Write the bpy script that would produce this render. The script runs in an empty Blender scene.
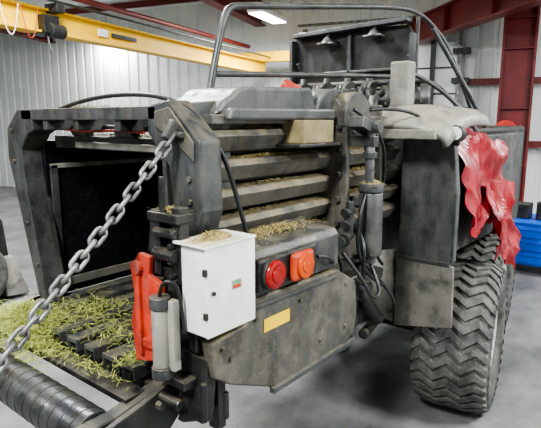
import bpy, bmesh, math, random
from mathutils import Vector, Matrix, noise
random.seed(7)
D=bpy.data; COL=bpy.context.collection
try: bpy.context.scene.view_settings.look='AgX - Medium High Contrast'
except Exception: pass

# ---------------------------------------------------------------- materials
def lin(c): return tuple(((v/255)/12.92 if v/255<=0.04045 else (((v/255)+0.055)/1.055)**2.4) for v in c)+(1,)
def mat(name,c1,c2=None,scale=6,rough=.6,metal=0.0,bump=.0,dust=0.0,dustc=(116,108,88),spots=0.0,sscale=45,grime=None):
    if grime is None: grime=.3 if dust>0 else 0
    m=D.materials.new(name); m.use_nodes=True; nt=m.node_tree; N=nt.nodes; L=nt.links
    b=N['Principled BSDF']; b.inputs['Roughness'].default_value=rough; b.inputs['Metallic'].default_value=metal
    tc=N.new('ShaderNodeTexCoord'); nz=N.new('ShaderNodeTexNoise'); nz.inputs['Scale'].default_value=scale; nz.inputs['Detail'].default_value=8; nz.inputs['Roughness'].default_value=.65
    L.new(tc.outputs['Object'],nz.inputs['Vector'])
    rp=N.new('ShaderNodeValToRGB'); rp.color_ramp.elements[0].position=.36; rp.color_ramp.elements[1].position=.66
    rp.color_ramp.elements[0].color=lin(c1); rp.color_ramp.elements[1].color=lin(c2 or c1)
    L.new(nz.outputs['Fac'],rp.inputs['Fac']); col=rp.outputs['Color']
    def layer(col,fac,c):
        mx=N.new('ShaderNodeMix'); mx.data_type='RGBA'; mx.inputs[7].default_value=lin(c)
        L.new(fac,mx.inputs[0]); L.new(col,mx.inputs[6]); return mx.outputs[2]
    if grime>0:
        # run-down dirt: vertically stretched noise
        mp=N.new('ShaderNodeMapping'); mp.inputs['Scale'].default_value=(16,16,3.5); L.new(tc.outputs['Object'],mp.inputs['Vector'])
        ng=N.new('ShaderNodeTexNoise'); ng.inputs['Scale'].default_value=1; ng.inputs['Detail'].default_value=10; ng.inputs['Roughness'].default_value=.7; L.new(mp.outputs[0],ng.inputs['Vector'])
        rg=N.new('ShaderNodeMapRange'); rg.inputs[1].default_value=.44; rg.inputs[2].default_value=.72; rg.inputs[4].default_value=grime; L.new(ng.outputs['Fac'],rg.inputs[0])
        col=layer(col,rg.outputs[0],tuple(v*.92 for v in dustc))
        # chaff specks
        nf=N.new('ShaderNodeTexNoise'); nf.inputs['Scale'].default_value=170; nf.inputs['Detail'].default_value=2; L.new(tc.outputs['Object'],nf.inputs['Vector'])
        rf=N.new('ShaderNodeMapRange'); rf.inputs[1].default_value=.65; rf.inputs[2].default_value=.73; rf.inputs[4].default_value=min(1,grime*1.5); L.new(nf.outputs['Fac'],rf.inputs[0])
        col=layer(col,rf.outputs[0],(146,134,98))
        # greasy dark patches
        nd=N.new('ShaderNodeTexNoise'); nd.inputs['Scale'].default_value=9; nd.inputs['Detail'].default_value=6
        m2=N.new('ShaderNodeMapping'); m2.inputs['Location'].default_value=(7,3,5); L.new(tc.outputs['Object'],m2.inputs['Vector']); L.new(m2.outputs[0],nd.inputs['Vector'])
        rd=N.new('ShaderNodeMapRange'); rd.inputs[1].default_value=.5; rd.inputs[2].default_value=.66; rd.inputs[4].default_value=min(.9,grime*2); L.new(nd.outputs['Fac'],rd.inputs[0])
        col=layer(col,rd.outputs[0],tuple(v*.6 for v in c1))
        rr=N.new('ShaderNodeMapRange'); rr.inputs[1].default_value=.35; rr.inputs[2].default_value=.65; rr.inputs[3].default_value=max(.15,rough-.15); rr.inputs[4].default_value=min(1,rough+.25); L.new(ng.outputs['Fac'],rr.inputs[0]); L.new(rr.outputs[0],b.inputs['Roughness'])
    if dust>0:
        g=N.new('ShaderNodeNewGeometry'); sx=N.new('ShaderNodeSeparateXYZ'); L.new(g.outputs['Normal'],sx.inputs[0])
        mr=N.new('ShaderNodeMapRange'); mr.inputs[1].default_value=.2; mr.inputs[2].default_value=.9; mr.inputs[3].default_value=.04; L.new(sx.outputs['Z'],mr.inputs[0])
        n2=N.new('ShaderNodeTexNoise'); n2.inputs['Scale'].default_value=14; n2.inputs['Detail'].default_value=10; L.new(tc.outputs['Object'],n2.inputs['Vector'])
        r2=N.new('ShaderNodeMapRange'); r2.inputs[1].default_value=.37; r2.inputs[2].default_value=.62; L.new(n2.outputs['Fac'],r2.inputs[0])
        mu=N.new('ShaderNodeMath'); mu.operation='MULTIPLY'; L.new(mr.outputs[0],mu.inputs[0]); L.new(r2.outputs[0],mu.inputs[1])
        mu2=N.new('ShaderNodeMath'); mu2.operation='MULTIPLY'; mu2.inputs[1].default_value=dust; L.new(mu.outputs[0],mu2.inputs[0])
        col=layer(col,mu2.outputs[0],dustc)
    if spots>0:
        n3=N.new('ShaderNodeTexNoise'); n3.inputs['Scale'].default_value=sscale; n3.inputs['Detail'].default_value=6; n3.inputs['Roughness'].default_value=.7; L.new(tc.outputs['Object'],n3.inputs['Vector'])
        r3=N.new('ShaderNodeMapRange'); r3.inputs[1].default_value=.54; r3.inputs[2].default_value=.68; r3.inputs[4].default_value=spots; L.new(n3.outputs['Fac'],r3.inputs[0])
        col=layer(col,r3.outputs[0],dustc)
    L.new(col,b.inputs['Base Color'])
    if bump>0:
        bn=N.new('ShaderNodeBump'); bn.inputs['Strength'].default_value=bump; bn.inputs['Distance'].default_value=.01
        L.new(nz.outputs['Fac'],bn.inputs['Height']); L.new(bn.outputs['Normal'],b.inputs['Normal'])
    return m
def emis(name,c,s):
    m=D.materials.new(name); m.use_nodes=True; b=m.node_tree.nodes['Principled BSDF']
    b.inputs['Base Color'].default_value=lin(c); b.inputs['Emission Color'].default_value=lin(c); b.inputs['Emission Strength'].default_value=s; return m
M_frame=mat('dark_grey_paint',(34,36,38),(66,68,70),5,.42,.1,.2,.6,(112,105,86),spots=.2)
M_side=mat('dusty_side_steel',(42,43,43),(86,84,79),5,.5,.1,.3,.85,(132,120,90),.3)
M_black=mat('black_steel',(13,14,16),(34,35,37),6,.4,.2,.1,.35,grime=.15)
M_inner=mat('worn_black_liner',(7,8,9),(24,26,29),2.5,.28,.2,.05,0,(110,110,108),.16,30)
M_shield=mat('shield_plastic',(40,42,45),(72,73,73),3,.4,0,.15,.5,(110,106,92),spots=.2,grime=.28)
M_mud=mat('grey_mudguard',(74,73,70),(110,108,101),3,.5,0,.2,.4,(130,122,102),spots=.25,grime=.4)
M_roll=mat('worn_roller_steel',(26,28,31),(70,72,74),5,.35,.4,.1,.15,spots=.1,grime=.15)
M_ltgrey=mat('light_grey_plate',(114,113,108),(156,153,144),4,.5,.1,.1,.6,(140,130,102),.25,grime=.3)
M_zinc=mat('zinc_steel',(80,81,83),(146,147,145),14,.36,.6,.1,.2,(110,84,60),.25,grime=.2)
M_white=mat('white_enamel',(204,205,199),(230,229,225),5,.4,0,.03,.9,(150,138,84),.1,grime=.08)
M_red=mat('red_paint',(170,26,18),(196,40,28),8,.5,0,.1,.3,grime=.1)
M_latch=mat('worn_red_paint',(150,34,14),(202,56,24),9,.55,0,.15,.3,(64,60,56),.95,18,grime=.3)
M_lampr=mat('lamp_base_orange',(150,44,14),(176,62,24),9,.5)
M_tarp=mat('red_plastic_pink_highlights',(100,4,16),(168,20,36),4,.34,0,.15,.2,(196,112,112),.2,14,grime=.15)  # pink dust and spot layers also paint highlights into the red
M_yel=mat('yellow_sticker',(222,180,0),(230,190,6),8,.5)
M_crane=mat('crane_yellow',(214,166,0),(222,174,0),3,.5)
M_tyre=mat('tyre_rubber',(42,42,43),(88,87,83),9,.8,0,.2,.4,(122,119,108),.35,grime=.35)
M_rim=mat('rim_silver',(170,170,168),(208,206,200),6,.45,.2)
M_hay=mat('hay',(122,130,58),(180,184,100),30,.9)
M_hay2=mat('hay_dusty',(122,108,62),(162,146,94),30,.9)
M_wood=mat('tan_block',(104,94,66),(144,130,92),9,.8,0,.25,spots=.4,dustc=(80,74,56))
M_rub=mat('hose_rubber',(14,14,15),(32,32,32),8,.45)
M_brown=mat('red_oxide_steel',(84,16,16),(112,28,27),3,.45,.1)
M_blue=mat('blue_cabinet',(4,70,170),(10,88,196),4,.4)
M_lred=mat('red_lens',(116,8,6),(146,18,12),40,.18)
M_lamb=mat('amber_lens',(168,52,0),(188,72,6),40,.18)
M_glass=mat('lamp_glass',(200,205,200),(225,228,225),10,.15)
M_grn=mat('green_label',(60,130,84),(90,150,100),10,.5)

# ---------------------------------------------------------------- helpers
def root(name):
    e=D.objects.new(name,None); COL.objects.link(e); return e
def link(name,me,m,par,smooth=False,bev=0):
    o=D.objects.new(name,me); COL.objects.link(o)
    if m: me.materials.append(m)
    if par: o.parent=par
    if smooth:
        for p in me.polygons: p.use_smooth=True
    if bev:
        b=o.modifiers.new('bevel','BEVEL'); b.width=bev; b.segments=2; b.limit_method='ANGLE'
    return o
def prism(name,pts,ax,a0,a1,m,par,bev=.004):
    bm=bmesh.new(); vs=[]
    for a in (a0,a1):
        r=[]
        for p in pts:
            if ax==0: v=(a,p[0],p[1])
            elif ax==1: v=(p[0],a,p[1])
            else: v=(p[0],p[1],a)
            r.append(bm.verts.new(v))
        vs.append(r)
    n=len(pts); bm.faces.new(vs[0]); bm.faces.new(vs[1][::-1])
    for i in range(n): bm.faces.new((vs[0][i],vs[1][i],vs[1][(i+1)%n],vs[0][(i+1)%n]))
    bmesh.ops.recalc_face_normals(bm,faces=bm.faces[:])
    me=D.meshes.new(name); bm.to_mesh(me); bm.free(); return link(name,me,m,par,bev=bev)
def box(name,x0,x1,y0,y1,z0,z1,m,par,bev=.004):
    return prism(name,[(x0,y0),(x1,y0),(x1,y1),(x0,y1)],2,z0,z1,m,par,bev)
def obox(bm,c,size,rot=(0,0,0)):
    M=Matrix.Translation(c)@Matrix.Rotation(rot[2],4,'Z')@Matrix.Rotation(rot[1],4,'Y')@Matrix.Rotation(rot[0],4,'X')@Matrix.Diagonal((*size,1))
    bmesh.ops.create_cube(bm,size=1,matrix=M)
def ocyl(bm,p0,p1,r,seg=14,r2=None):
    p0=Vector(p0);p1=Vector(p1);d=p1-p0
    M=Matrix.Translation((p0+p1)/2)@d.to_track_quat('Z','Y').to_matrix().to_4x4()
    bmesh.ops.create_cone(bm,cap_ends=True,segments=seg,radius1=r,radius2=r if r2 is None else r2,depth=d.length,matrix=M)
def fin(name,bm,m,par,smooth=False,bev=0):
    me=D.meshes.new(name); bm.to_mesh(me); bm.free()
    o=link(name,me,m,par,False,bev)
    if smooth:
        for p in me.polygons: p.use_smooth=len(p.vertices)<=4
    return o
def cyl(name,p0,p1,r,m,par,seg=24,r2=None,bev=.003):
    bm=bmesh.new(); ocyl(bm,p0,p1,r,seg,r2); return fin(name,bm,m,par,True,bev)
def tube(name,pts,r,m,par,smooth=True):
    cu=D.curves.new(name,'CURVE'); cu.dimensions='3D'; cu.bevel_depth=r; cu.bevel_resolution=3; cu.use_fill_caps=True
    s=cu.splines.new('NURBS' if smooth else 'POLY'); s.points.add(len(pts)-1)
    for p,q in zip(s.points,pts): p.co=(*q,1)
    if smooth: s.use_endpoint_u=True; s.order_u=3; s.resolution_u=8
    o=D.objects.new(name,cu); COL.objects.link(o); cu.materials.append(m)
    if par: o.parent=par
    return o
def blades(bm,c,rad,h,n,L=(.012,.045),w=.0008,tilt=.5):
    for i in range(n):
        u,v=random.gauss(0,.45),random.gauss(0,.45); k=math.exp(-(u*u+v*v)*1.2)
        p=Vector(c)+Vector((u*rad[0],v*rad[1],h*k*random.random()+.002))
        a=random.uniform(0,math.tau); t=random.gauss(0,tilt)*k
        d=Vector((math.cos(a)*math.cos(t),math.sin(a)*math.cos(t),abs(math.sin(t))))*random.uniform(*L)*.5
        s=Vector((-math.sin(a),math.cos(a),random.uniform(-.6,.6)))*w*random.uniform(.7,1.8)
        bend=Vector((0,0,-abs(random.gauss(0,.003))))
        a1,a2,b1,b2=p-d-s+bend,p-d+s+bend,p+d-s+bend,p+d+s+bend
        q=[bm.verts.new(x) for x in (a1,a2,p+s,p-s)]; bm.faces.new(q)
        e1,e2=bm.verts.new(b2),bm.verts.new(b1); bm.faces.new((q[3],q[2],e1,e2))
def mound(bm,c,rad,h,seed=0,N=22):
    g=[]; rnd=random.Random(seed)
    for i in range(N+1):
        r=[]
        for j in range(N+1):
            u=i/N*2-1; v=j/N*2-1; k=max(0,1-(u*u+v*v))
            z=h*k**.8*(.6+.6*rnd.random())-.006
            r.append(bm.verts.new((c[0]+u*rad[0],c[1]+v*rad[1],c[2]+z)))
        g.append(r)
    for i in range(N):
        for j in range(N): bm.faces.new((g[i][j],g[i+1][j],g[i+1][j+1],g[i][j+1]))

# ---------------------------------------------------------------- camera (eye 2.0 m, pitched down 10 deg)
th=math.atan((700-270.5)/528.4); ph=math.atan(94/520)
cam=D.cameras.new('camera'); co=D.objects.new('camera',cam); COL.objects.link(co)
cam.lens=36*520/541; cam.clip_end=100
co.location=(0,0,2.0); co.rotation_euler=(math.pi/2-ph,0,th-math.pi/2)
bpy.context.scene.camera=co

# ---------------------------------------------------------------- building, axes u (towards end wall) / v
ua=math.radians(15.1); Uu=Vector((math.cos(ua),math.sin(ua),0)); Vv=Vector((-math.sin(ua),math.cos(ua),0))
def W(u,v,z): p=Uu*u+Vv*v; return Vector((p.x,p.y,z))
def quadslab(name,a,b,c,d,t,m):
    bm=bmesh.new(); n=(b-a).cross(d-a).normalized()*t
    v=[bm.verts.new(x) for x in (a,b,c,d)]; w=[bm.verts.new(x+n) for x in (a,b,c,d)]
    bm.faces.new(v); bm.faces.new(w[::-1])
    for i in range(4): bm.faces.new((v[i],w[i],w[(i+1)%4],v[(i+1)%4]))
    bmesh.ops.recalc_face_normals(bm,faces=bm.faces[:]); me=D.meshes.new(name); bm.to_mesh(me); bm.free(); return link(name,me,m,None)
def ribwall(name,P0,P1,z1,m,pitch=.3):
    bm=bmesh.new(); d=(P1-P0); L=d.length; d.normalize(); n=Vector((-d.y,d.x,0))
    s=0; pts=[]
    while s<L:
        for ds,o in ((0,0),(.18,0),(.2,.03),(.26,.03),(.28,0)): pts.append((min(s+ds,L),o))
        s+=pitch
    pts.append((L,0)); prev=None
    for s,o in pts:
        p=P0+d*s+n*o; a=bm.verts.new((p.x,p.y,0)); b=bm.verts.new((p.x,p.y,z1))
        if prev: bm.faces.new((prev[0],a,b,prev[1]))
        prev=(a,b)
    me=D.meshes.new(name); bm.to_mesh(me); bm.free(); return link(name,me,m,None)
M_wall=mat('white_ribbed_steel',(206,210,209),(222,225,222),1.2,.5)
M_ceil=mat('white_insulation',(196,200,199),(216,218,214),2,.8,0,.2)
M_floor=mat('dusty_concrete',(80,80,80),(126,126,123),1.6,.55,0,.06,spots=.35,dustc=(80,79,72),sscale=14)
U1=11.2; Z1=4.7; V0,V1,U0=-6,17,-6
Z0=Z1+.04*(U1-U0)
quadslab('floor',W(U0,V0,0),W(U1,V0,0),W(U1,V1,0),W(U0,V1,0),-.1,M_floor)
ribwall('wall_back',W(U1,V1,0),W(U1,V0,0),Z1,M_wall)
ribwall('wall_left',W(U0,V1,0),W(U1,V1,0),Z0,M_wall)
ribwall('wall_right',W(U1,V0,0),W(U0,V0,0),Z0,M_wall)
ribwall('wall_rear',W(U0,V0,0),W(U0,V1,0),Z0,M_wall)
quadslab('ceiling',W(U0,V0,Z0),W(U1,V0,Z1),W(U1,V1,Z1),W(U0,V1,Z0),.1,M_ceil)
def ubox(name,u0,u1,v0,v1,z0,z1,m,par=None,dz=0):
    bm=bmesh.new(); vs=[]
    for (u,v,z) in ((u0,v0,z0+dz),(u1,v0,z0),(u1,v1,z0),(u0,v1,z0+dz),(u0,v0,z1+dz),(u1,v0,z1),(u1,v1,z1),(u0,v1,z1+dz)): vs.append(bm.verts.new(W(u,v,z)))
    for f in ((0,1,2,3),(4,5,6,7),(0,1,5,4),(1,2,6,5),(2,3,7,6),(3,0,4,7)): bm.faces.new([vs[i] for i in f])
    bmesh.ops.recalc_face_normals(bm,faces=bm.faces[:]); me=D.meshes.new(name); bm.to_mesh(me); bm.free(); return link(name,me,m,par)
for i,v in enumerate((-1.0,5.2,11.5)):
    r=root('roof_rafter'+('' if i==0 else '.%03d'%i))
    dz=.04*(U1-U0)*.98
    ubox('web',U0+.3,U1-.06,v-.02,v+.02,Z1-.6,Z1-.06,M_brown,r,dz)
    ubox('bottom_flange',U0+.3,U1-.06,v-.12,v+.12,Z1-.63,Z1-.6,M_brown,r,dz)
    ubox('top_flange',U0+.3,U1-.06,v-.12,v+.12,Z1-.06,Z1-.03,M_brown,r,dz)
pr=root('roof_purlins')
for k in range(11):
    u=U1-.8-k*1.5; z=Z1+.04*(U1-u)
    if u<U0+.5: break
    ubox('purlin_%d'%k,u-.03,u+.03,V0+.1,V1-.1,z-.16,z-.02,M_wall if k%2 else M_brown,pr)
sc=root('steel_column')
def Ifix(par,u,v,w,dep,z0,z1):
    ubox('web',u-.02,u+.02,v-w/2,v+w/2,z0,z1,M_brown,par)
    ubox('flange_1',u-dep/2,u+dep/2,v-w/2-.02,v-w/2+.02,z0,z1,M_brown,par)
    ubox('flange_2',u-dep/2,u+dep/2,v+w/2-.02,v+w/2+.02,z0,z1,M_brown,par)
    ubox('base_plate',u-dep/2-.05,u+dep/2+.05,v-w/2-.06,v+w/2+.06,0,.03,M_brown,par)
Ifix(sc,10.2,-.12,.5,.26,.03,4.6)
bm=bmesh.new()
for z in (1.2,2.2,3.2,3.7): p=W(10.2,-.12,z); obox(bm,p,(.24,.48,.02),(0,0,ua))
fin('stiffener_plates',bm,M_brown,sc)
rb=root('steel_runway_beam')
def beam(name,p,q,w,h,m,par):
    p=Vector(p);q=Vector(q);d=q-p
    bm=bmesh.new(); M=Matrix.Translation((p+q)/2)@d.to_track_quat('X','Z').to_matrix().to_4x4()@Matrix.Diagonal((d.length,w,h,1))
    bmesh.ops.create_cube(bm,size=1,matrix=M); return fin(name,bm,m,par,bev=.004)
a,b=(10.6,5.2),(6.8,.0)
for nm,z,w,h in (('web',3.8,.03,.44),('lower_flange',3.57,.24,.03),('upper_flange',4.03,.24,.03)): beam(nm,(*a,z-.12),(*b,z+.12),w,h,M_brown,rb)
bm=bmesh.new()
for k in range(5):
    t=(k+.5)/5; x=a[0]+(b[0]-a[0])*t; y=a[1]+(b[1]-a[1])*t; z=3.68+.24*t
    obox(bm,(x,y,z),(.015,.2,.42),(0,0,math.atan2(a[1]-b[1],a[0]-b[0])))
fin('web_stiffeners',bm,M_brown,rb)
gs=root('wall_girts')
for z in (1.55,2.72): ubox('girt_%d'%int(z*10),10.98,11.1,-5.5,.9,z-.06,z+.06,M_brown,gs)
dr=root('door_1')
for k in range(7): ubox('panel_%d'%k,11.04,11.12,.95,4.0,.03+k*.5,.49+k*.5,M_wall,dr)
ubox('track_1',10.9,11.03,.86,.93,.0,3.9,M_zinc,dr); ubox('track_2',10.9,11.03,4.03,4.1,0,3.9,M_zinc,dr)
for k in range(6): ubox('bracket_%d'%k,10.86,11.06,.7,1.02,.5+k*.55,.6+k*.55,M_black,dr)
ubox('jamb',10.85,11.1,1.35,1.43,0,3.9,M_black,dr)
ubox('spring_shaft',10.86,10.92,.8,4.2,3.95,4.0,M_zinc,dr)

# overhead crane
cr=root('overhead_crane')
A=Vector((2.35,5.62,0)); B=Vector((8.75,7.31,0)); dcr=(B-A).normalized(); A=A-dcr*3.4
ZC=3.08
for nm,z,w,h in (('web',ZC,.1,.22),('lower_flange',ZC-.12,.2,.025),('upper_flange',ZC+.12,.2,.025)): beam(nm,(A.x,A.y,z),(B.x,B.y,z),w,h,M_crane,cr)
pb=B; beam('end_truck',(pb+Vv*-.9+Vector((0,0,ZC+.22))),(pb+Vv*.9+Vector((0,0,ZC+.22))),.22,.2,M_crane,cr)
nr=Vector((dcr.y,-dcr.x,0))*.07
hp=A+dcr*4.2
bm=bmesh.new(); ah=math.atan2(dcr.y,dcr.x)
obox(bm,(hp.x,hp.y,ZC-.04),(.22,.3,.2),(0,0,ah)); obox(bm,(hp.x+.1,hp.y-.1,ZC+.14),(.12,.2,.1),(0,0,ah)); ocyl(bm,(hp.x,hp.y-.12,ZC-.1),(hp.x+.2,hp.y-.07,ZC-.1),.08)
fin('hoist_trolley',bm,M_black,cr,bev=.01)
tube('hoist_chain',[(hp.x,hp.y-.1,ZC-.1),(hp.x,hp.y-.1,ZC-.28),(hp.x+.04,hp.y-.1,ZC-.32)],.01,M_zinc,cr)
for k in range(3):
    p=A+dcr*(3.3+k*.25)+nr*2; q=A+dcr*(3.52+k*.25)+nr*2; m_=(p+q)/2
    tube('festoon_cable_%d'%k,[(p.x,p.y,ZC+.1),(m_.x-.05,m_.y,ZC-.22),(m_.x+.05,m_.y,ZC-.22),(q.x,q.y,ZC+.1)],.005,M_white if k%2 else M_latch,cr)
tube('festoon_track',[tuple(A+nr*3+Vector((0,0,ZC+.2))),tuple(B+nr*3+Vector((0,0,ZC+.2)))],.015,M_black,cr,False)
tube('conductor_bar',[(A.x-.1,A.y+.4,3.55),(B.x,B.y+.4,3.55)],.04,M_brown,cr,False)
for s in (5.0,5.25): 
    p=A+dcr*s+nr+Vector((0,0,ZC)); beam('label',p,p+dcr*(.18 if s==5 else .5),.012,.09 if s==5 else .05,M_white if s==5 else M_black,cr)

# ceiling lights: the first is a real panel, the rest added to brighten the scene
M_em=emis('led_panel',(255,255,255),9)
def lamp(name,x,y,z,l=1.1,w=.3,en=120):
    r=root(name)
    bm=bmesh.new(); obox(bm,(x,y,z+.04),(l,w,.06),(0,0,ua)); fin('housing',bm,M_wall,r,bev=.01)
    bm=bmesh.new(); obox(bm,(x,y,z),(l*.94,w*.86,.02),(0,0,ua)); fin('diffuser',bm,M_em,r)
    for s in (-.4,.4): tube('wire',[(x+s*l,y+s*l*.27,z+.06),(x+s*l,y+s*l*.27,Z1-.1)],.006,M_zinc,r,False)
    ld=D.lights.new(name+'_light','AREA'); ld.shape='RECTANGLE'; ld.size=l*1.3; ld.size_y=w*2; ld.energy=en; ld.color=(.94,.98,1)
    lo=D.objects.new('light',ld); COL.objects.link(lo); lo.parent=r; lo.location=(x,y,z-.03); lo.rotation_euler=(0,0,ua)
k=0
for (x,y,z,en) in ((7.5,6.15,3.78,280),(8.5,12.0,4.1,520),(2.6,10,4.3,420),(-1.6,.4,4.6,620),(3.0,-2.4,4.4,640),(7.2,-1.2,4.2,400),(2.2,3.9,4.35,420),(-2.5,5,4.6,360)):
    lamp('ceiling_light'+('' if k==0 else '.%03d'%k),x,y,z,en=en); k+=1
w=D.worlds.new('world'); bpy.context.scene.world=w; w.use_nodes=True
w.node_tree.nodes['Background'].inputs[0].default_value=(.9,.95,1,1); w.node_tree.nodes['Background'].inputs[1].default_value=.3

# ================================================================ BALER
BL=root('square_baler')
rp_=[(1.55,2.05),(1.43,2.07),(1.275,1.93),(1.27,1.69),(1.33,1.5),(1.34,1.13),(1.47,1.13),(1.42,1.68),(1.44,1.84),(1.55,1.95)]
prism('rear_post_right',rp_,0,1.2,1.3,M_frame,BL,.008)
lp_=[(2.40,2.05),(2.54,2.05),(2.66,1.96),(2.67,1.82),(2.47,1.13),(2.40,1.13),(2.52,1.72),(2.53,1.86),(2.46,1.93),(2.40,1.95)]
prism('rear_post_left',lp_,0,1.2,1.32,M_frame,BL,.008)
prism('rear_post_web',[(1.48,1.96),(1.46,1.13),(1.5,1.13),(1.5,1.96)],0,1.22,1.45,M_frame,BL)
prism('rear_gusset',[(1.2,2.05),(1.5,2.08),(1.5,1.7),(1.34,1.5),(1.3,1.5),(1.3,1.95)],1,1.42,1.47,M_frame,BL)
prism('post_cover_plate',[(1.50,2.03),(1.42,2.045),(1.30,1.925),(1.30,1.86),(1.40,1.93),(1.50,1.98)],0,1.19,1.2,M_side,BL,.004)
box('arch_top_beam',1.2,1.3,1.5,2.5,2.0,2.05,M_frame,BL)
box('arch_lower_beam',1.36,1.46,1.5,2.5,1.865,1.925,M_frame,BL)
box('arch_strip',1.35,1.358,1.5,2.3,1.87,1.9,M_ltgrey,BL)
box('arch_sill',1.2,1.3,1.4,2.5,1.06,1.11,M_black,BL)
bm=bmesh.new()
for y in (1.75,2.05,2.3): obox(bm,(1.34,y,1.985),(.26,.04,.06))
ocyl(bm,(1.34,1.5,1.965),(1.34,2.5,1.965),.014); ocyl(bm,(1.42,1.5,1.98),(1.42,2.5,1.98),.02)
for y in (1.6,1.85,2.2): ocyl(bm,(1.37,y,1.95),(1.37,y+.12,1.95),.028)
fin('arch_brackets',bm,M_frame,BL,bev=.004)
tube('arch_red_hose',[(1.33,2.4,1.96),(1.3,2.1,1.945),(1.33,1.9,1.96),(1.3,1.7,1.95)],.006,M_latch,BL)
bm=bmesh.new()
for (y,z) in ((1.33,1.8),(1.33,1.72),(1.39,1.5),(1.40,1.3)): ocyl(bm,(1.19,y,z),(1.2,y,z),.011,6)
for (y,z) in ((2.6,1.95),(2.6,1.8),(2.52,1.5),(2.45,1.3)): ocyl(bm,(1.19,y,z),(1.2,y,z),.01,6)
fin('post_bolts',bm,M_side,BL)
# chamber shell
box('chamber_wall_left',1.3,4.4,2.5,2.56,1.1,1.9,M_inner,BL)
box('liner_frame_top',1.32,2.25,2.485,2.5,1.76,1.785,M_ltgrey,BL); box('liner_frame_bottom',1.32,2.25,2.485,2.5,1.14,1.185,M_mud,BL)
box('liner_frame_end',2.2,2.3,2.47,2.5,1.1,1.85,M_mud,BL); box('liner_frame_start',1.32,1.36,2.485,2.5,1.14,1.78,M_shield,BL)
box('chamber_ceiling',1.42,4.4,1.48,2.56,1.86,1.92,M_black,BL)
box('chamber_floor',1.9,4.4,1.48,2.56,1.0,1.1,M_black,BL)
box('chamber_wall_right',1.4,4.4,1.46,1.5,1.1,1.95,M_side,BL)
box('plunger_face',3.3,3.4,1.52,2.5,1.12,1.85,M_inner,BL)
def ribprof():
    pts=[(1.48,1.40),(1.465,1.40)]
    for zt in (1.51,1.625,1.74,1.855,1.97):
        zb=zt-.1
        pts+=[(1.46,zb-.004),(1.405,zb+.012),(1.372,zt-.03),(1.39,zt-.008),(1.46,zt)]
    pts+=[(1.455,1.99),(1.48,1.99)]
    return pts
prism('ribbed_side_rear',ribprof(),0,1.35,2.17,M_side,BL,.002)
prism('ribbed_side_mid',ribprof(),0,2.27,2.92,M_side,BL,.002)
prism('side_stiffener',[(1.28,1.40),(1.5,1.40),(1.5,2.1),(1.36,2.1),(1.30,2.02)],0,2.17,2.2,M_side,BL)
prism('side_stiffener_2',[(1.33,1.40),(1.5,1.40),(1.5,2.08),(1.36,2.08)],0,2.24,2.265,M_side,BL)
prism('side_stiffener_4',[(1.33,1.3),(1.5,1.3),(1.5,2.08),(1.36,2.08)],0,2.62,2.65,M_side,BL)
box('side_rail_top',1.34,2.9,1.36,1.5,1.985,2.02,M_side,BL)
bm=bmesh.new()
for z in (1.46,1.58,1.7,1.82,1.94): ocyl(bm,(2.22,1.30,z),(2.22,1.36,z),.02,6)
for z in (1.5,1.62,1.74,1.86,1.97): ocyl(bm,(2.165,1.33,z),(2.145,1.33,z),.014,6)
fin('stiffener_bolts',bm,M_frame,BL)
def arc(cx,cz,rx,rz,a0,a1,n=10): return [(cx+rx*math.cos(math.radians(a0+(a1-a0)*i/n)),cz+rz*math.sin(math.radians(a0+(a1-a0)*i/n))) for i in range(n+1)]
prism('top_cover_rear',[(1.38,2.02),(1.42,2.07)]+arc(1.56,2.06,.1,.07,150,90,5)+[(2.0,2.145),(2.05,2.02)],1,1.38,1.68,M_shield,BL,.015)
prism('top_cover_step',[(1.4,2.0),(1.42,2.045),(2.12,2.05),(2.12,2.0)],1,1.33,1.42,M_shield,BL,.01)
prism('top_cover_front',[(2.02,2.0)]+arc(2.2,2.02,.16,.13,180,20,12)+[(2.42,2.05),(2.42,2.0)],1,1.38,2.0,M_frame,BL,.005)
prism('rounded_cap',[(2.16,1.97)]+arc(2.28,2.02,.12,.115,170,0,12)+[(2.4,1.97)],1,1.3,1.38,M_side,BL,.005)
box('twine_block',1.80,2.03,1.28,1.4,1.9,2.0,M_wood,BL,.006)
box('twine_block_tray',1.76,2.08,1.27,1.42,1.885,1.9,M_black,BL)
cyl('red_filter_body',(2.08,1.5,2.12),(2.08,1.6,2.17),.03,M_red,BL); cyl('white_filter_cap',(2.08,1.44,2.1),(2.08,1.5,2.12),.032,M_white,BL)
# lamp beam
prism('lamp_beam',[(1.15,1.38),(1.42,1.38),(1.42,1.55),(1.36,1.565),(1.17,1.545),(1.15,1.52)],0,1.29,1.88,M_frame,BL,.006)
box('lamp_housing',1.32,1.68,1.125,1.155,1.4,1.52,M_black,BL,.01)
XR,XA,ZL=1.39,1.555,1.46
bm=bmesh.new(); ocyl(bm,(XR,1.125,ZL),(XR,1.095,ZL),.053,32); fin('red_lens',bm,M_lred,BL,True,.012)
cyl('red_lens_rim',(XR,1.125,ZL),(XR,1.108,ZL),.059,M_black,BL,32); cyl('red_lens_center',(XR,1.096,ZL),(XR,1.09,ZL),.03,M_lred,BL,20)
bm=bmesh.new(); obox(bm,(XA,1.11,ZL),(.13,.03,.11)); fin('amber_lens_frame',bm,M_lampr,BL,bev=.02)
cyl('amber_lens',(XA,1.097,ZL),(XA,1.085,ZL),.049,M_lamb,BL,32)
cyl('amber_lens_center',(XA,1.086,ZL),(XA,1.081,ZL),.026,M_lamb,BL,20)
tube('lamp_cable',[(1.69,1.13,1.46),(1.76,1.12,1.45),(1.82,1.13,1.4),(1.9,1.2,1.38)],.007,M_rub,BL)
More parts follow.
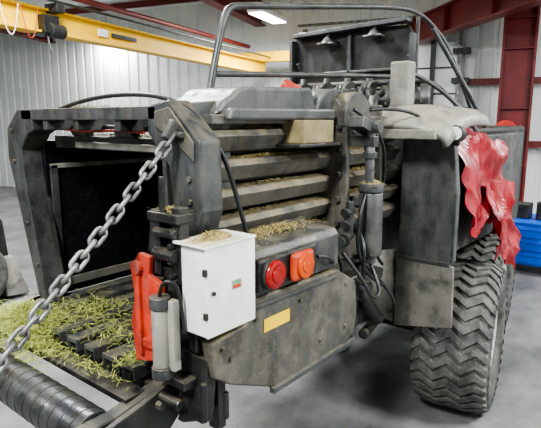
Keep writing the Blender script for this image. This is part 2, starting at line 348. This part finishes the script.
# lower side panel
lower=[(1.11,1.28),(1.13,1.15),(1.2,1.10),(1.42,1.0),(1.54,.975),(1.9,.985),(2.03,1.01),(2.06,1.1),(2.04,1.27),(1.88,1.36),(1.3,1.38),(1.29,1.3)]
prism('lower_side_panel',lower,1,1.15,1.2,M_side,BL,.008)
prism('lower_side_box',[(1.17,1.25),(1.2,1.12),(1.5,1.01),(1.98,1.02),(1.98,1.3),(1.3,1.3)],1,1.2,1.5,M_frame,BL,.01)
prism('panel_stiffening_fold',[(1.3,1.355),(1.86,1.34),(1.86,1.325),(1.3,1.34)],1,1.14,1.155,M_frame,BL,.003)
box('yellow_sticker',1.375,1.53,1.1475,1.1495,1.235,1.285,M_yel,BL,0)
box('lower_edge_lip',1.42,2.03,1.135,1.16,.975,1.0,M_frame,BL)
bm=bmesh.new()
for (x,z) in ((1.16,1.25),(1.2,1.2),(1.95,1.28),(1.95,1.08),(1.75,1.08),(1.6,1.3),(1.33,1.3)): ocyl(bm,(x,1.15,z),(x,1.14,z),.01,6)
fin('panel_bolts',bm,M_side,BL)
bm=bmesh.new()
obox(bm,(1.13,1.24,1.1),(.05,.12,.22),(0,.15,0)); obox(bm,(1.2,1.22,1.02),(.04,.05,.2)); ocyl(bm,(1.14,1.2,1.02),(1.14,1.34,1.02),.03)
ocyl(bm,(1.1,1.18,1.0),(1.1,1.18,1.14),.012); obox(bm,(1.17,1.3,.98),(.12,.03,.1),(0,.4,0)); ocyl(bm,(1.22,1.2,.95),(1.22,1.2,1.05),.014)
obox(bm,(1.08,1.3,1.13),(.06,.16,.03)); ocyl(bm,(1.05,1.24,1.06),(1.05,1.34,1.06),.018)
fin('hinge_bracket',bm,M_black,BL,bev=.004)
# white control box
box('control_box',1.07,1.28,1.12,1.24,1.32,1.61,M_white,BL,.006)
box('control_box_lid',1.06,1.287,1.112,1.122,1.325,1.618,M_white,BL,.004)
box('control_box_roof',1.055,1.29,1.11,1.26,1.613,1.622,M_white,BL,.002)
bm=bmesh.new()
for z in (1.4,1.54): obox(bm,(1.058,1.118,z),(.012,.012,.022))
ocyl(bm,(1.085,1.104,1.47),(1.085,1.112,1.47),.007,10)
fin('control_box_hinges',bm,M_black,BL)
box('control_box_label',1.17,1.215,1.1105,1.1118,1.46,1.49,M_ltgrey,BL,0); box('control_box_label_2',1.175,1.21,1.1098,1.1105,1.463,1.474,M_latch,BL,0); box('control_box_label_3',1.175,1.21,1.1098,1.1105,1.478,1.487,M_grn,BL,0)
bm=bmesh.new()
obox(bm,(1.09,1.36,1.6),(.05,.05,.22)); obox(bm,(1.09,1.26,1.6),(.04,.04,.25)); obox(bm,(1.09,1.31,1.69),(.07,.15,.03)); obox(bm,(1.1,1.31,1.5),(.05,.16,.04)); obox(bm,(1.1,1.31,1.6),(.02,.12,.2))
obox(bm,(1.12,1.3,1.4),(.02,.16,.34)); ocyl(bm,(1.08,1.335,1.68),(1.08,1.335,1.82),.011,10); obox(bm,(1.1,1.4,1.62),(.03,.03,.14),(.2,0,0))
ocyl(bm,(1.06,1.25,1.57),(1.06,1.35,1.57),.022); ocyl(bm,(1.06,1.25,1.64),(1.06,1.35,1.64),.016); obox(bm,(1.15,1.27,1.3),(.2,.04,.05))
obox(bm,(1.15,1.27,1.47),(.2,.03,.04))
for z in (1.5,1.55,1.6,1.65): ocyl(bm,(1.045,1.27,z),(1.075,1.27,z),.011,6)
fin('box_mount',bm,M_black,BL,bev=.003)
rdp=[(1.30,1.2),(1.46,1.16),(1.48,1.3),(1.455,1.4),(1.47,1.5),(1.42,1.56),(1.36,1.555),(1.37,1.49),(1.31,1.47)]
prism('red_latch_plate',rdp,0,1.04,1.06,M_latch,BL,.004)
bm=bmesh.new(); obox(bm,(1.035,1.42,1.35),(.02,.025,.3)); ocyl(bm,(1.02,1.42,1.51),(1.06,1.42,1.51),.025); obox(bm,(1.035,1.35,1.25),(.02,.1,.03))
fin('red_latch_rib',bm,M_latch,BL,bev=.003)
bm=bmesh.new(); ocyl(bm,(1.02,1.29,1.2),(1.02,1.29,1.4),.03,20); obox(bm,(1.04,1.26,1.31),(.03,.05,.24)); fin('grease_cylinder',bm,M_ltgrey,BL,True,.003)
cyl('grease_cylinder_cap',(1.02,1.29,1.4),(1.02,1.29,1.44),.035,M_frame,BL); cyl('grease_cylinder_foot',(1.02,1.29,1.16),(1.02,1.29,1.2),.036,M_frame,BL)
tube('grease_hose',[(1.02,1.29,1.44),(1.0,1.26,1.5),(1.03,1.22,1.5),(1.05,1.22,1.42),(1.06,1.22,1.32)],.006,M_rub,BL)
# accumulator & cylinder on side
cyl('hydraulic_cylinder',(2.23,1.2,1.66),(2.23,1.2,1.95),.022,M_zinc,BL); cyl('accumulator',(2.26,1.2,1.34),(2.25,1.2,1.66),.058,M_shield,BL,28,bev=.012)
cyl('accumulator_neck',(2.25,1.2,1.66),(2.25,1.2,1.7),.064,M_frame,BL); cyl('accumulator_foot',(2.26,1.2,1.3),(2.26,1.2,1.34),.03,M_frame,BL)
bm=bmesh.new(); obox(bm,(2.23,1.27,1.9),(.05,.2,.05)); obox(bm,(2.2,1.22,1.97),(.16,.08,.05),(0,.3,0)); obox(bm,(2.28,1.3,1.45),(.05,.15,.04)); obox(bm,(2.28,1.3,1.6),(.05,.15,.04)); ocyl(bm,(2.23,1.15,1.97),(2.23,1.27,1.97),.03)
ocyl(bm,(2.23,1.2,1.82),(2.23,1.2,1.85),.034); ocyl(bm,(2.14,1.25,1.45),(2.14,1.25,1.62),.02); ocyl(bm,(2.1,1.28,1.42),(2.16,1.28,1.42),.03)
for z in (1.44,1.5,1.56): ocyl(bm,(2.11,1.26,z),(2.17,1.26,z+.02),.026)
fin('cylinder_brackets',bm,M_frame,BL,bev=.003)
for i,p in enumerate(([(2.26,1.2,1.3),(2.25,1.12,1.18),(2.12,1.1,1.16),(2.05,1.12,1.28),(2.0,1.2,1.4)],[(2.2,1.2,1.66),(2.12,1.18,1.6),(2.12,1.2,1.4),(2.2,1.18,1.25),(2.4,1.2,1.15)],
    [(1.24,2.3,2.03),(1.2,2.0,2.08),(1.2,1.6,2.10),(1.25,1.4,2.06),(1.33,1.3,1.9),(1.4,1.29,1.7),(1.44,1.28,1.56)],[(2.0,1.3,1.4),(2.15,1.2,1.3),(2.35,1.24,1.35),(2.5,1.35,1.5)],
    [(2.2,1.28,2.05),(2.35,1.2,1.96),(2.5,1.25,1.7),(2.45,1.3,1.3),(2.6,1.3,1.2)],[(2.32,1.3,1.3),(2.5,1.2,1.1),(2.6,1.2,.95),(2.9,1.4,.8)],
    [(2.4,1.3,2.05),(2.7,1.2,2.08),(2.9,1.15,1.95)],[(2.3,1.28,1.9),(2.42,1.3,1.8),(2.4,1.3,1.5),(2.5,1.3,1.35)],[(2.18,1.25,1.5),(2.12,1.15,1.45),(2.1,1.15,1.3),(2.3,1.25,1.15)],
    [(1.9,1.25,1.5),(1.98,1.2,1.42),(2.02,1.2,1.2),(2.2,1.3,1.05)])):
    tube('hose_%d'%i,p,.009,M_rub,BL)
def curved(name,rows,m,par,t=.012,smooth=True):
    bm=bmesh.new(); g=[[bm.verts.new(p) for p in r] for r in rows]
    for i in range(len(g)-1):
        for j in range(len(g[0])-1): bm.faces.new((g[i][j],g[i+1][j],g[i+1][j+1],g[i][j+1]))
    me=D.meshes.new(name); bm.to_mesh(me); bm.free(); o=link(name,me,m,par,smooth); s=o.modifiers.new('s','SOLIDIFY'); s.thickness=t; return o
prism('rear_shield',[(1.34,1.9),(1.12,1.92),(1.03,1.86),(1.0,1.6),(1.0,1.2),(1.03,1.17),(1.34,1.17)],0,2.88,2.93,M_shield,BL,.008)
box('rear_shield_edge',2.872,2.885,1.0,1.015,1.2,1.6,M_frame,BL,.003); box('rear_shield_hem',2.87,2.885,1.02,1.34,1.175,1.195,M_frame,BL,.003)
prism('mudguard',[(1.36,1.2),(1.0,1.17),(.99,.80),(1.35,.73)],0,2.89,2.91,M_mud,BL,.006)
curved('mudguard_wing',[[(2.89,1.36,1.22),(2.89,1.36,.75)],[(2.75,1.37,1.24),(2.77,1.4,.82)],[(2.55,1.38,1.3),(2.6,1.42,.95)]],M_mud,BL)
prism('side_shield_front',[(2.93,1.17),(4.7,1.17),(4.7,1.9),(2.93,1.9)],1,1.12,1.16,M_shield,BL,.01)
rows=[]
for i in range(9):
    t=i/8; x=2.64+.66*t; z=1.945+.11*math.sin(min(1,t*1.7)*math.pi/2); r=[]
    for y,dz in ((1.44,.01),(1.3,.008),(1.16,-.005),(1.08,-.02),(1.03,-.05),(1.015,-.09)): r.append((x+(.03 if y<1.1 else 0),y,z+dz))
    rows.append(r)
curved('shield_top',rows,M_ltgrey,BL,.03)
prism('shield_top_lip',[(2.63,1.9),(2.63,1.95),(2.66,1.96),(2.9,1.93),(2.9,1.9)],1,1.05,1.44,M_ltgrey,BL,.006)
bm=bmesh.new(); ocyl(bm,(2.78,1.0,1.93),(2.87,1.01,1.925),.044,20); obox(bm,(2.86,1.02,1.9),(.03,.04,.08)); fin('work_lamp',bm,M_black,BL,True,.006)
cyl('work_lamp_glass',(2.772,.998,1.93),(2.78,1.0,1.93),.035,M_glass,BL)
# knotter deck
box('knotter_deck',2.42,4.6,1.42,2.56,1.95,2.02,M_black,BL)
bm=bmesh.new(); R_=random.Random(3)
for j in range(6):
    y=1.5+j*.19
    ocyl(bm,(3.2,y,2.16),(3.2,y+.03,2.16),.1,20); ocyl(bm,(3.2,y+.05,2.2),(3.2,y+.09,2.2),.05,14)
    obox(bm,(3.05,y+.05,2.12),(.22,.03,.05),(0,R_.uniform(-.6,.2),0)); obox(bm,(3.3,y+.1,2.2),(.05,.03,.2),(R_.uniform(-.3,.3),R_.uniform(-.4,.4),0))
    ocyl(bm,(2.95,y,2.05),(3.1,y+.05,2.24),.01,8); ocyl(bm,(3.0,y+.1,2.02),(2.92,y+.1,2.18),.013,8); ocyl(bm,(3.4,y,2.05),(3.45,y,2.28),.014,8)
    obox(bm,(2.85,y+.06,2.06),(.12,.06,.06),(0,.2,.1)); obox(bm,(2.8,y,2.08),(.03,.05,.12),(0,.3,0)); ocyl(bm,(2.7,y+.05,2.04),(2.95,y+.02,2.18),.012,8)
    for q in range(6): ocyl(bm,(3.02+.02*q,y+.13,2.06+.025*q),(3.03+.02*q,y+.13,2.072+.025*q),.022,10)
ocyl(bm,(3.2,1.45,2.16),(3.2,2.55,2.16),.025); ocyl(bm,(3.42,1.45,2.26),(3.42,2.55,2.26),.02); ocyl(bm,(2.9,1.45,2.12),(2.9,2.55,2.12),.014)
obox(bm,(3.5,2.0,2.12),(.05,1.1,.26))
for q in range(30):
    x,y,z=R_.uniform(2.6,3.45),R_.uniform(1.45,2.5),R_.uniform(2.04,2.18); ocyl(bm,(x,y,z),(x+R_.uniform(-.12,.12),y+R_.uniform(-.1,.1),z+R_.uniform(-.06,.08)),R_.uniform(.006,.02),8)
fin('knotter_assembly',bm,M_frame,BL,True)
box('knotter_side_box',2.92,3.02,1.34,1.46,2.02,2.34,M_ltgrey,BL,.012)
# open hood with two lamps
prism('open_hood',[(1.6,2.22),(2.65,2.22),(2.66,2.6),(2.62,2.7),(1.66,2.66),(1.6,2.56)],0,3.58,3.62,M_black,BL,.01)
bm=bmesh.new()
obox(bm,(3.55,2.12,2.24),(.05,1.05,.03)); obox(bm,(3.53,2.12,2.67),(.1,.98,.03),(-.03,0,0)); obox(bm,(3.55,2.65,2.43),(.06,.03,.4)); obox(bm,(3.55,1.61,2.41),(.06,.03,.37)); obox(bm,(3.56,2.12,2.43),(.03,.03,.4))
obox(bm,(3.56,2.12,2.36),(.03,1.0,.02))
fin('open_hood_frame',bm,M_frame,BL,bev=.004)
for i,(y,z) in enumerate(((2.287,2.575),(1.887,2.595))):
    bm=bmesh.new(); ocyl(bm,(3.5,y,z),(3.5,y,z+.045),.055,18,.02); ocyl(bm,(3.5,y,z+.04),(3.54,y,z+.09),.012); obox(bm,(3.5,y,z),(.08,.14,.015)); fin('hood_lamp_%d'%i,bm,M_zinc,BL,True,.003)
for y in (1.64,2.6): tube('hood_strut',[(3.55,y,2.45),(3.9,y,2.02)],.012,M_zinc,BL,False)
# handrails
tube('handrail_upper',[(1.55,1.6,2.05),(1.6,1.6,2.25),(1.66,1.6,2.43),(1.70,1.6,2.475),(1.78,1.6,2.49),(2.4,1.6,2.585),(3.2,1.6,2.71),(3.55,1.6,2.74),(3.8,1.58,2.68),(3.95,1.5,2.52),(4.08,1.38,2.15),(4.16,1.3,1.85)],.016,M_frame,BL)
tube('handrail_mid',[(1.59,1.6,2.19),(2.2,1.6,2.225),(3.0,1.6,2.27),(3.75,1.6,2.30),(3.98,1.52,2.22),(4.06,1.42,2.05)],.014,M_frame,BL)
tube('rail_post',[(3.6,1.6,2.0),(3.6,1.6,2.73)],.013,M_frame,BL,False)
tube('ladder_rail',[(3.62,1.5,2.62),(3.8,1.35,2.3),(3.95,1.2,1.95)],.016,M_frame,BL); tube('ladder_rail_2',[(3.3,1.5,2.3),(3.5,1.3,2.2),(3.65,1.15,1.9)],.014,M_frame,BL)
tube('ladder_rung',[(3.72,1.42,2.45),(3.98,1.48,2.45)],.01,M_frame,BL,False)
# front body
box('front_body',3.5,5.1,1.2,2.6,1.15,1.95,M_black,BL,.03)
box('chassis_beam',2.0,5.4,1.6,2.4,.78,1.0,M_black,BL,.02)
box('drawbar',5.4,6.8,1.85,2.15,.7,.95,M_black,BL,.02); cyl('drawbar_jack',(6.6,1.8,.0),(6.6,1.8,1.1),.05,M_frame,BL)
bm=bmesh.new(); obox(bm,(2.35,1.5,1.0),(.3,.3,.25)); obox(bm,(2.5,1.5,.85),(.12,.12,.35),(0,.3,0)); ocyl(bm,(2.3,1.3,.95),(2.3,1.7,.95),.05); ocyl(bm,(2.5,1.35,.8),(2.9,1.5,.7),.03); obox(bm,(2.15,1.4,1.08),(.2,.3,.06)); ocyl(bm,(2.42,1.32,1.05),(2.62,1.32,.86),.035)
obox(bm,(2.2,1.3,1.16),(.2,.1,.14)); ocyl(bm,(2.3,1.22,1.14),(2.3,1.32,1.14),.05,18); obox(bm,(2.45,1.3,1.2),(.25,.05,.06),(0,.35,0))
ocyl(bm,(3.53,1.1,.53),(3.53,2.95,.53),.08); ocyl(bm,(4.66,1.3,.53),(4.66,2.8,.53),.08); obox(bm,(4.1,1.75,.62),(1.5,.14,.14)); obox(bm,(4.1,2.3,.62),(1.5,.14,.14)); obox(bm,(4.1,1.75,.74),(.3,.2,.2)); obox(bm,(4.1,2.3,.74),(.3,.2,.2))
fin('undercarriage',bm,M_black,BL,True,.01)
# wheels (steered tandem, turned a little)
def wheel(nm,cx,cy,cz,w,R,yaw=0):
    objs=[]
    def lathe(name,prof,m,seg=72):
        bm=bmesh.new(); rings=[]
        for i in range(seg):
            a=math.tau*i/seg; rings.append([bm.verts.new((rr*math.cos(a),yy,rr*math.sin(a))) for yy,rr in prof])
        for i in range(seg):
            for j in range(len(prof)-1): bm.faces.new((rings[i][j],rings[(i+1)%seg][j],rings[(i+1)%seg][j+1],rings[i][j+1]))
        bmesh.ops.recalc_face_normals(bm,faces=bm.faces[:]); objs.append(fin(name,bm,m,BL,True))
    h=w/2; Rb=R-.024
    lathe(nm+'_tyre',[(-h*.72,R*.5),(-h*.92,R*.56),(-h*1.0,R*.72),(-h*.98,R*.86),(-h*.86,Rb-.012),(-h*.5,Rb),(0,Rb+.004),(h*.5,Rb),(h*.86,Rb-.012),(h*.98,R*.86),(h*1.0,R*.72),(h*.92,R*.56),(h*.72,R*.5)],M_tyre)
    bm=bmesh.new(); NB=38; da=math.tau/NB
    path=[(-.97,.55),(-.7,-.1),(-.35,.6),(0,-.1),(.35,.6),(.7,-.1),(.97,.55)]
    for k in range(NB):
        a0=k*da; prev=None
        for (s,o) in path:
            yy=s*h; e=abs(s)>.9; rt=R-.03*(abs(s)**4); rb=Rb-.05 if e else Rb-.012
            if e: rt=R-.035
            wd=.32*da
            row=[]
            for (aa,rr) in ((a0+o*da-wd,rb),(a0+o*da-wd*.85,rt),(a0+o*da+wd*.85,rt),(a0+o*da+wd,rb)):
                row.append(bm.verts.new((rr*math.cos(aa),yy,rr*math.sin(aa))))
            if prev:
                for j in range(3): bm.faces.new((prev[j],prev[j+1],row[j+1],row[j]))
            else: bm.faces.new(row)
            prev=row
        bm.faces.new(prev[::-1])
        for sg in (-1,1):
            o=.55; pts=[]
            for (s,rr) in ((.93,R-.035),(1.01,R-.075),(1.02,R-.12)):
                pts.append([bm.verts.new((rr*math.cos(a0+(o+d)*da),sg*s*h,rr*math.sin(a0+(o+d)*da))) for d in (-.25,.25)])
            for j in range(2): bm.faces.new((pts[j][0],pts[j][1],pts[j+1][1],pts[j+1][0]))
    bmesh.ops.recalc_face_normals(bm,faces=bm.faces[:]); objs.append(fin(nm+'_tread',bm,M_tyre,BL))
    for sg in (-1,1):
        lathe(nm+'_rim_%d'%sg,[(sg*h*.74,R*.51),(sg*h*.82,R*.5),(sg*h*.78,R*.46),(sg*h*.35,R*.42),(sg*h*.3,R*.25),(sg*h*.45,R*.18),(sg*h*.45,0.001)],M_rim,48)
    bm=bmesh.new(); ocyl(bm,(0,-h*.75,0),(0,-h*.3,0),.09,20)
    for i in range(10):
        a=math.tau*i/10; ocyl(bm,(.14*math.cos(a),-h*.5,.14*math.sin(a)),(.14*math.cos(a),-h*.35,.14*math.sin(a)),.014,6)
    objs.append(fin(nm+'_hub',bm,M_rim,BL,True))
    for o in objs: o.location=(cx,cy,cz); o.rotation_euler=(0,0,yaw)
yw=math.radians(9)
wheel('wheel_rear_right',3.55,1.14,.52,.48,.52,yw)
wheel('wheel_front_right',4.68,1.38,.52,.44,.52,math.radians(5))
wheel('wheel_rear_left',3.55,2.9,.52,.48,.52,yw)
wheel('wheel_front_left',4.68,2.75,.52,.44,.52,math.radians(5))
# torn, crumpled red side panel hanging over the front
def crease(x,z,f,sd):
    n=noise.noise(Vector((x*f+sd,z*f*.7,sd*1.7))); return 1-2*abs(n)
def sheet(name,x0,x1,zt0,zt1,zb0,zb1,y0,sd,NX=46,NZ=50):
    rows=[]
    for i in range(NX+1):
        t=i/NX; r=[]
        rag=.10*noise.noise(Vector((t*5+sd,1,2)))+.05*noise.noise(Vector((t*14+sd,3,2)))
        for j in range(NZ+1):
            s=j/NZ
            x=x0+(x1-x0)*t+.05*noise.noise(Vector((s*5,sd,t)))*(1 if t in(0,1) else .6)+.05*s
            zt=zt0+(zt1-zt0)*t+.03*noise.noise(Vector((t*6,sd,9))); zb=zb0+(zb1-zb0)*t+rag
            z=zt+(zb-zt)*s
            y=y0-.10*math.sin(s*1.7)-.075*crease(x,z,3.2,sd)-.035*crease(x,z,8,sd+4)-.02*math.sin(t*9+s*2)*s
            if s<.06: y+=.1
            r.append((x,y+.06,z))
        rows.append(r)
    return curved(name,rows,M_tarp,BL,.007,False)
sheet('torn_red_panel_upper',3.02,4.0,1.97,1.9,1.36,1.22,1.12,2.3)
sheet('torn_red_panel_lower',3.42,4.0,1.6,1.6,1.18,.92,1.05,7.1)
# chute
bm=bmesh.new()
for k in range(8):
    y=1.53+k*.128; obox(bm,(1.5,y,1.105),(.9,.07,.018)); obox(bm,(1.5,y-.033,1.085),(.9,.006,.05)); obox(bm,(1.5,y+.033,1.085),(.9,.006,.05))
fin('chute_slats',bm,M_frame,BL,bev=.002)
box('chute_cross_bar',.96,1.05,1.42,2.6,1.03,1.055,M_black,BL); box('chute_under_bar',1.1,1.16,1.42,2.6,.98,1.04,M_black,BL)
box('chute_tray',1.05,1.9,1.48,2.52,.97,.99,M_black,BL)
cyl('chute_roller',(.86,1.46,.955),(.86,2.6,.955),.082,M_roll,BL,40)
bm=bmesh.new()
for k in range(19): ocyl(bm,(.86,1.5+k*.06,.955),(.86,1.504+k*.06,.955),.0832,40)
fin('roller_grooves',bm,M_black,BL,True)
for nm,y0,y1 in (('chute_arm_right',1.39,1.45),('chute_arm_left',2.6,2.66)):
    prism(nm,[(.18,.90),(.18,1.02),(.9,1.03),(1.25,1.09),(1.32,1.09),(1.32,.98),(1.15,.93),(.9,.9)],1,y0,y1,M_black,BL,.006)
prism('chute_arm_plate',[(.75,.86),(.75,1.0),(1.0,1.05),(1.18,1.1),(1.22,1.0),(1.1,.9),(.95,.84)],1,1.36,1.385,M_black,BL,.004)
bm=bmesh.new()
for (x,z) in ((.86,.955),(1.05,1.02),(1.15,1.03)): ocyl(bm,(x,1.335,z),(x,1.36,z),.016,6)
ocyl(bm,(.3,1.4,.97),(.3,2.6,.97),.05,20)
fin('chute_bolts',bm,M_frame,BL)
def chain(name,p0,p1,par,sag=.03,L=.062,wd=.022,r=.0068):
    bm=bmesh.new(); p0=Vector(p0);p1=Vector(p1); tot=(p1-p0).length; n=int(tot/(L*.7))
    def pt(t): q=p0.lerp(p1,t); q.z-=sag*4*t*(1-t); return q
    for i in range(n):
        a=pt(i/n); b=pt((i+1)/n); c=(a+b)/2; d=(b-a).normalized()
        Q=d.to_track_quat('X','Z').to_matrix().to_4x4()
        M=Matrix.Translation(c)@Q@Matrix.Rotation(math.pi/2*(i%2)+.5,4,'X')
        path=[]; hl=L/2-wd*.7
        for k in range(7): aa=-math.pi/2+math.pi*k/6; path.append(Vector((hl+wd*.7*math.cos(aa),wd*.7*math.sin(aa),0)))
        for k in range(7): aa=math.pi/2+math.pi*k/6; path.append(Vector((-hl+wd*.7*math.cos(aa),wd*.7*math.sin(aa),0)))
        m_=len(path); rings=[]
        for k in range(m_):
            tg=(path[(k+1)%m_]-path[k-1]).normalized(); nn=Vector((0,0,1)); bb=tg.cross(nn)
            rings.append([bm.verts.new(M@(path[k]+(nn*math.cos(q)+bb*math.sin(q))*r)) for q in [math.tau*e/8 for e in range(8)]])
        for k in range(m_):
            for e in range(8): bm.faces.new((rings[k][e],rings[(k+1)%m_][e],rings[(k+1)%m_][(e+1)%8],rings[k][(e+1)%8]))
    bmesh.ops.recalc_face_normals(bm,faces=bm.faces[:]); return fin(name,bm,M_zinc,par,True)
chain('chute_chain',(1.18,1.38,1.95),(.2,1.4,1.05),BL,.02)
bm=bmesh.new(); obox(bm,(1.17,1.38,1.96),(.05,.025,.07),(0,.6,0)); ocyl(bm,(1.18,1.34,1.95),(1.18,1.42,1.95),.012); fin('chain_lug',bm,M_frame,BL,bev=.004)

# ---------------------------------------------------------------- hay
HP=root('hay_residue')
bm=bmesh.new()
for c,rad,h,n in (((1.06,2.28,1.1),(.15,.24,),.06,4200),((1.0,2.15,1.058),(.07,.26),.03,1300),((.93,2.2,1.02),(.05,.25),.03,500),((1.3,2.15,1.115),(.22,.25),.01,700),((1.2,1.8,1.115),(.15,.2),.006,250),((1.12,1.55,1.115),(.1,.06),.015,260),((1.02,1.7,1.058),(.05,.2),.006,120)):
    blades(bm,c,rad,h,n,tilt=.6,L=(.015,.06))
mound(bm,(1.06,2.33,1.09),(.13,.21),.055,1)
fin('hay_on_chute',bm,M_hay,HP)
bm=bmesh.new()
blades(bm,(1.17,1.19,1.622),(.07,.045),.022,900,(.008,.022)); mound(bm,(1.17,1.19,1.62),(.085,.05),.026,2)
blades(bm,(2.25,1.2,1.7),(.04,.04),.02,300,(.008,.02)); mound(bm,(2.25,1.2,1.697),(.055,.055),.026,4)
for z,amt in ((1.97,.5),(1.855,.9),(1.74,.2),(1.625,.3),(1.51,.6)):
    blades(bm,(1.75,1.425,z-.004),(.4,.02),.01,int(600*amt)+80,(.008,.025)); blades(bm,(2.5,1.425,z-.004),(.2,.02),.012,250,(.008,.025))
    if amt>=.5: mound(bm,(1.75,1.435,z-.01),(.36,.028),.018*amt,int(z*100),30)
    mound(bm,(2.45,1.435,z-.01),(.17,.028),.014,int(z*100))
blades(bm,(1.3,1.27,1.56),(.1,.1),.01,300,(.008,.025)); blades(bm,(1.6,1.3,1.562),(.25,.08),.012,900,(.008,.03))
blades(bm,(1.25,2.0,2.05),(.04,.4),.008,300,(.01,.03)); blades(bm,(1.41,2.0,1.928),(.04,.35),.01,500,(.01,.03))
blades(bm,(2.95,1.25,2.065),(.1,.1),.008,300,(.01,.03)); blades(bm,(2.3,1.4,2.0),(.1,.06),.012,300,(.01,.03))
blades(bm,(1.18,1.3,1.3),(.04,.05),.01,150,(.01,.03)); blades(bm,(1.1,1.31,1.71),(.03,.07),.01,200,(.01,.02))
fin('hay_on_side',bm,M_hay2,HP)
bm=bmesh.new()
for i in range(16): blades(bm,(random.uniform(1.2,5),random.uniform(-.4,1.5),.001),(.5,.5),.003,60,(.02,.05))
blades(bm,(1.5,2.0,.002),(1.0,1.0),.01,1200)
fin('hay_on_floor',bm,M_hay2,HP)

# ---------------------------------------------------------------- background objects
tc=root('tool_cabinet')
cx,cy=7.6,1.78
box('body',cx-.35,cx+.35,cy-.6,cy+.3,.12,.66,M_blue,tc,.01); box('top_tray',cx-.37,cx+.37,cy-.62,cy+.32,.66,.7,M_blue,tc,.01)
bm=bmesh.new()
for k in range(3): obox(bm,(cx-.36,cy-.15,.22+k*.17),(.02,.82,.14)); obox(bm,(cx-.375,cy-.15,.26+k*.17),(.02,.5,.015))
fin('drawers',bm,M_blue,tc,bev=.004)
bm=bmesh.new()
for sx in (-.28,.28):
    for sy in (-.5,.2): ocyl(bm,(cx+sx,cy+sy-.02,.06),(cx+sx,cy+sy+.02,.06),.06); obox(bm,(cx+sx,cy+sy,.11),(.05,.06,.03))
fin('casters',bm,M_black,tc)
bm=bmesh.new(); obox(bm,(cx-.05,cy,.8),(.25,.3,.2)); ocyl(bm,(cx-.1,cy-.3,.7),(cx-.1,cy-.3,.94),.07); obox(bm,(cx,cy+.2,.76),(.3,.1,.12))
fin('tool_boxes',bm,M_black,tc,bev=.01)
hr=root('hose_reel'); p=W(10.0,-.0,1.8)
bm=bmesh.new(); q=p-Uu*.16; ocyl(bm,p,p-Uu*.03,.2,24); ocyl(bm,q,q-Uu*.03,.2,24); ocyl(bm,p,q,.12,20); ocyl(bm,p+Uu*.1,p,.03); fin('drum',bm,M_red,hr,True)
tube('hose',[tuple(p+Vector((-.1,-.1,-.1))),tuple(p+Vector((-.12,-.15,-.6))),tuple(p+Vector((-.1,0,-.9))),tuple(p+Vector((-.15,.15,-.5)))],.02,M_rub,hr)
sh=root('parts_shelf')
for z in (.5,1.0,1.5): ubox('shelf_%d'%int(z*10),10.4,10.9,-3.8,-1.2,z-.03,z,M_zinc,sh)
for v in (-3.78,-1.22): 
    ubox('upright_a',10.4,10.44,v-.02,v+.02,0,1.7,M_brown,sh); ubox('upright_b',10.86,10.9,v-.02,v+.02,0,1.7,M_brown,sh)
for k in range(9): ubox('bin_%d'%k,10.45,10.8,-3.6+k*.26,-3.4+k*.26,(.5,1.0)[k%2],(.5,1.0)[k%2]+.22,(M_blue,M_red,M_black)[k%3],sh)
# skid steer loader at far left
sk=root('skid_steer_loader'); sx,sy=1.72,6.5
box('body',sx-.9,sx+.75,sy-.55,sy+.7,.4,1.05,M_yel,sk,.04)
prism('cab',[(sx-.5,1.05),(sx+.62,1.05),(sx+.55,1.95),(sx-.4,1.98)],1,sy-.45,sy+.55,M_white,sk,.03)
box('cab_glass',sx-.35,sx+.4,sy-.46,sy-.452,1.2,1.8,M_inner,sk)
prism('lift_arm',[(sx-.9,1.3),(sx+.4,1.4),(sx+.8,.9),(sx+.85,.3),(sx+.74,.3),(sx+.7,.85),(sx+.35,1.28),(sx-.9,1.15)],1,sy-.62,sy-.55,M_black,sk,.01)
for dx in (-.5,.36):
    for yy in (sy-.72,sy+.75):
        bm=bmesh.new(); ocyl(bm,(sx+dx,yy-.12,.38),(sx+dx,yy+.12,.38),.38,36); fin('tyre',bm,M_tyre,sk,True,.05)
        cyl('rim',(sx+dx,yy-.13,.38),(sx+dx,yy+.13,.38),.2,M_yel,sk)
prism('bucket',[(sx+.74,.05),(sx+1.0,.03),(sx+.98,.12),(sx+.85,.5),(sx+.74,.5)],1,sy-.7,sy+.75,M_ltgrey,sk,.01)
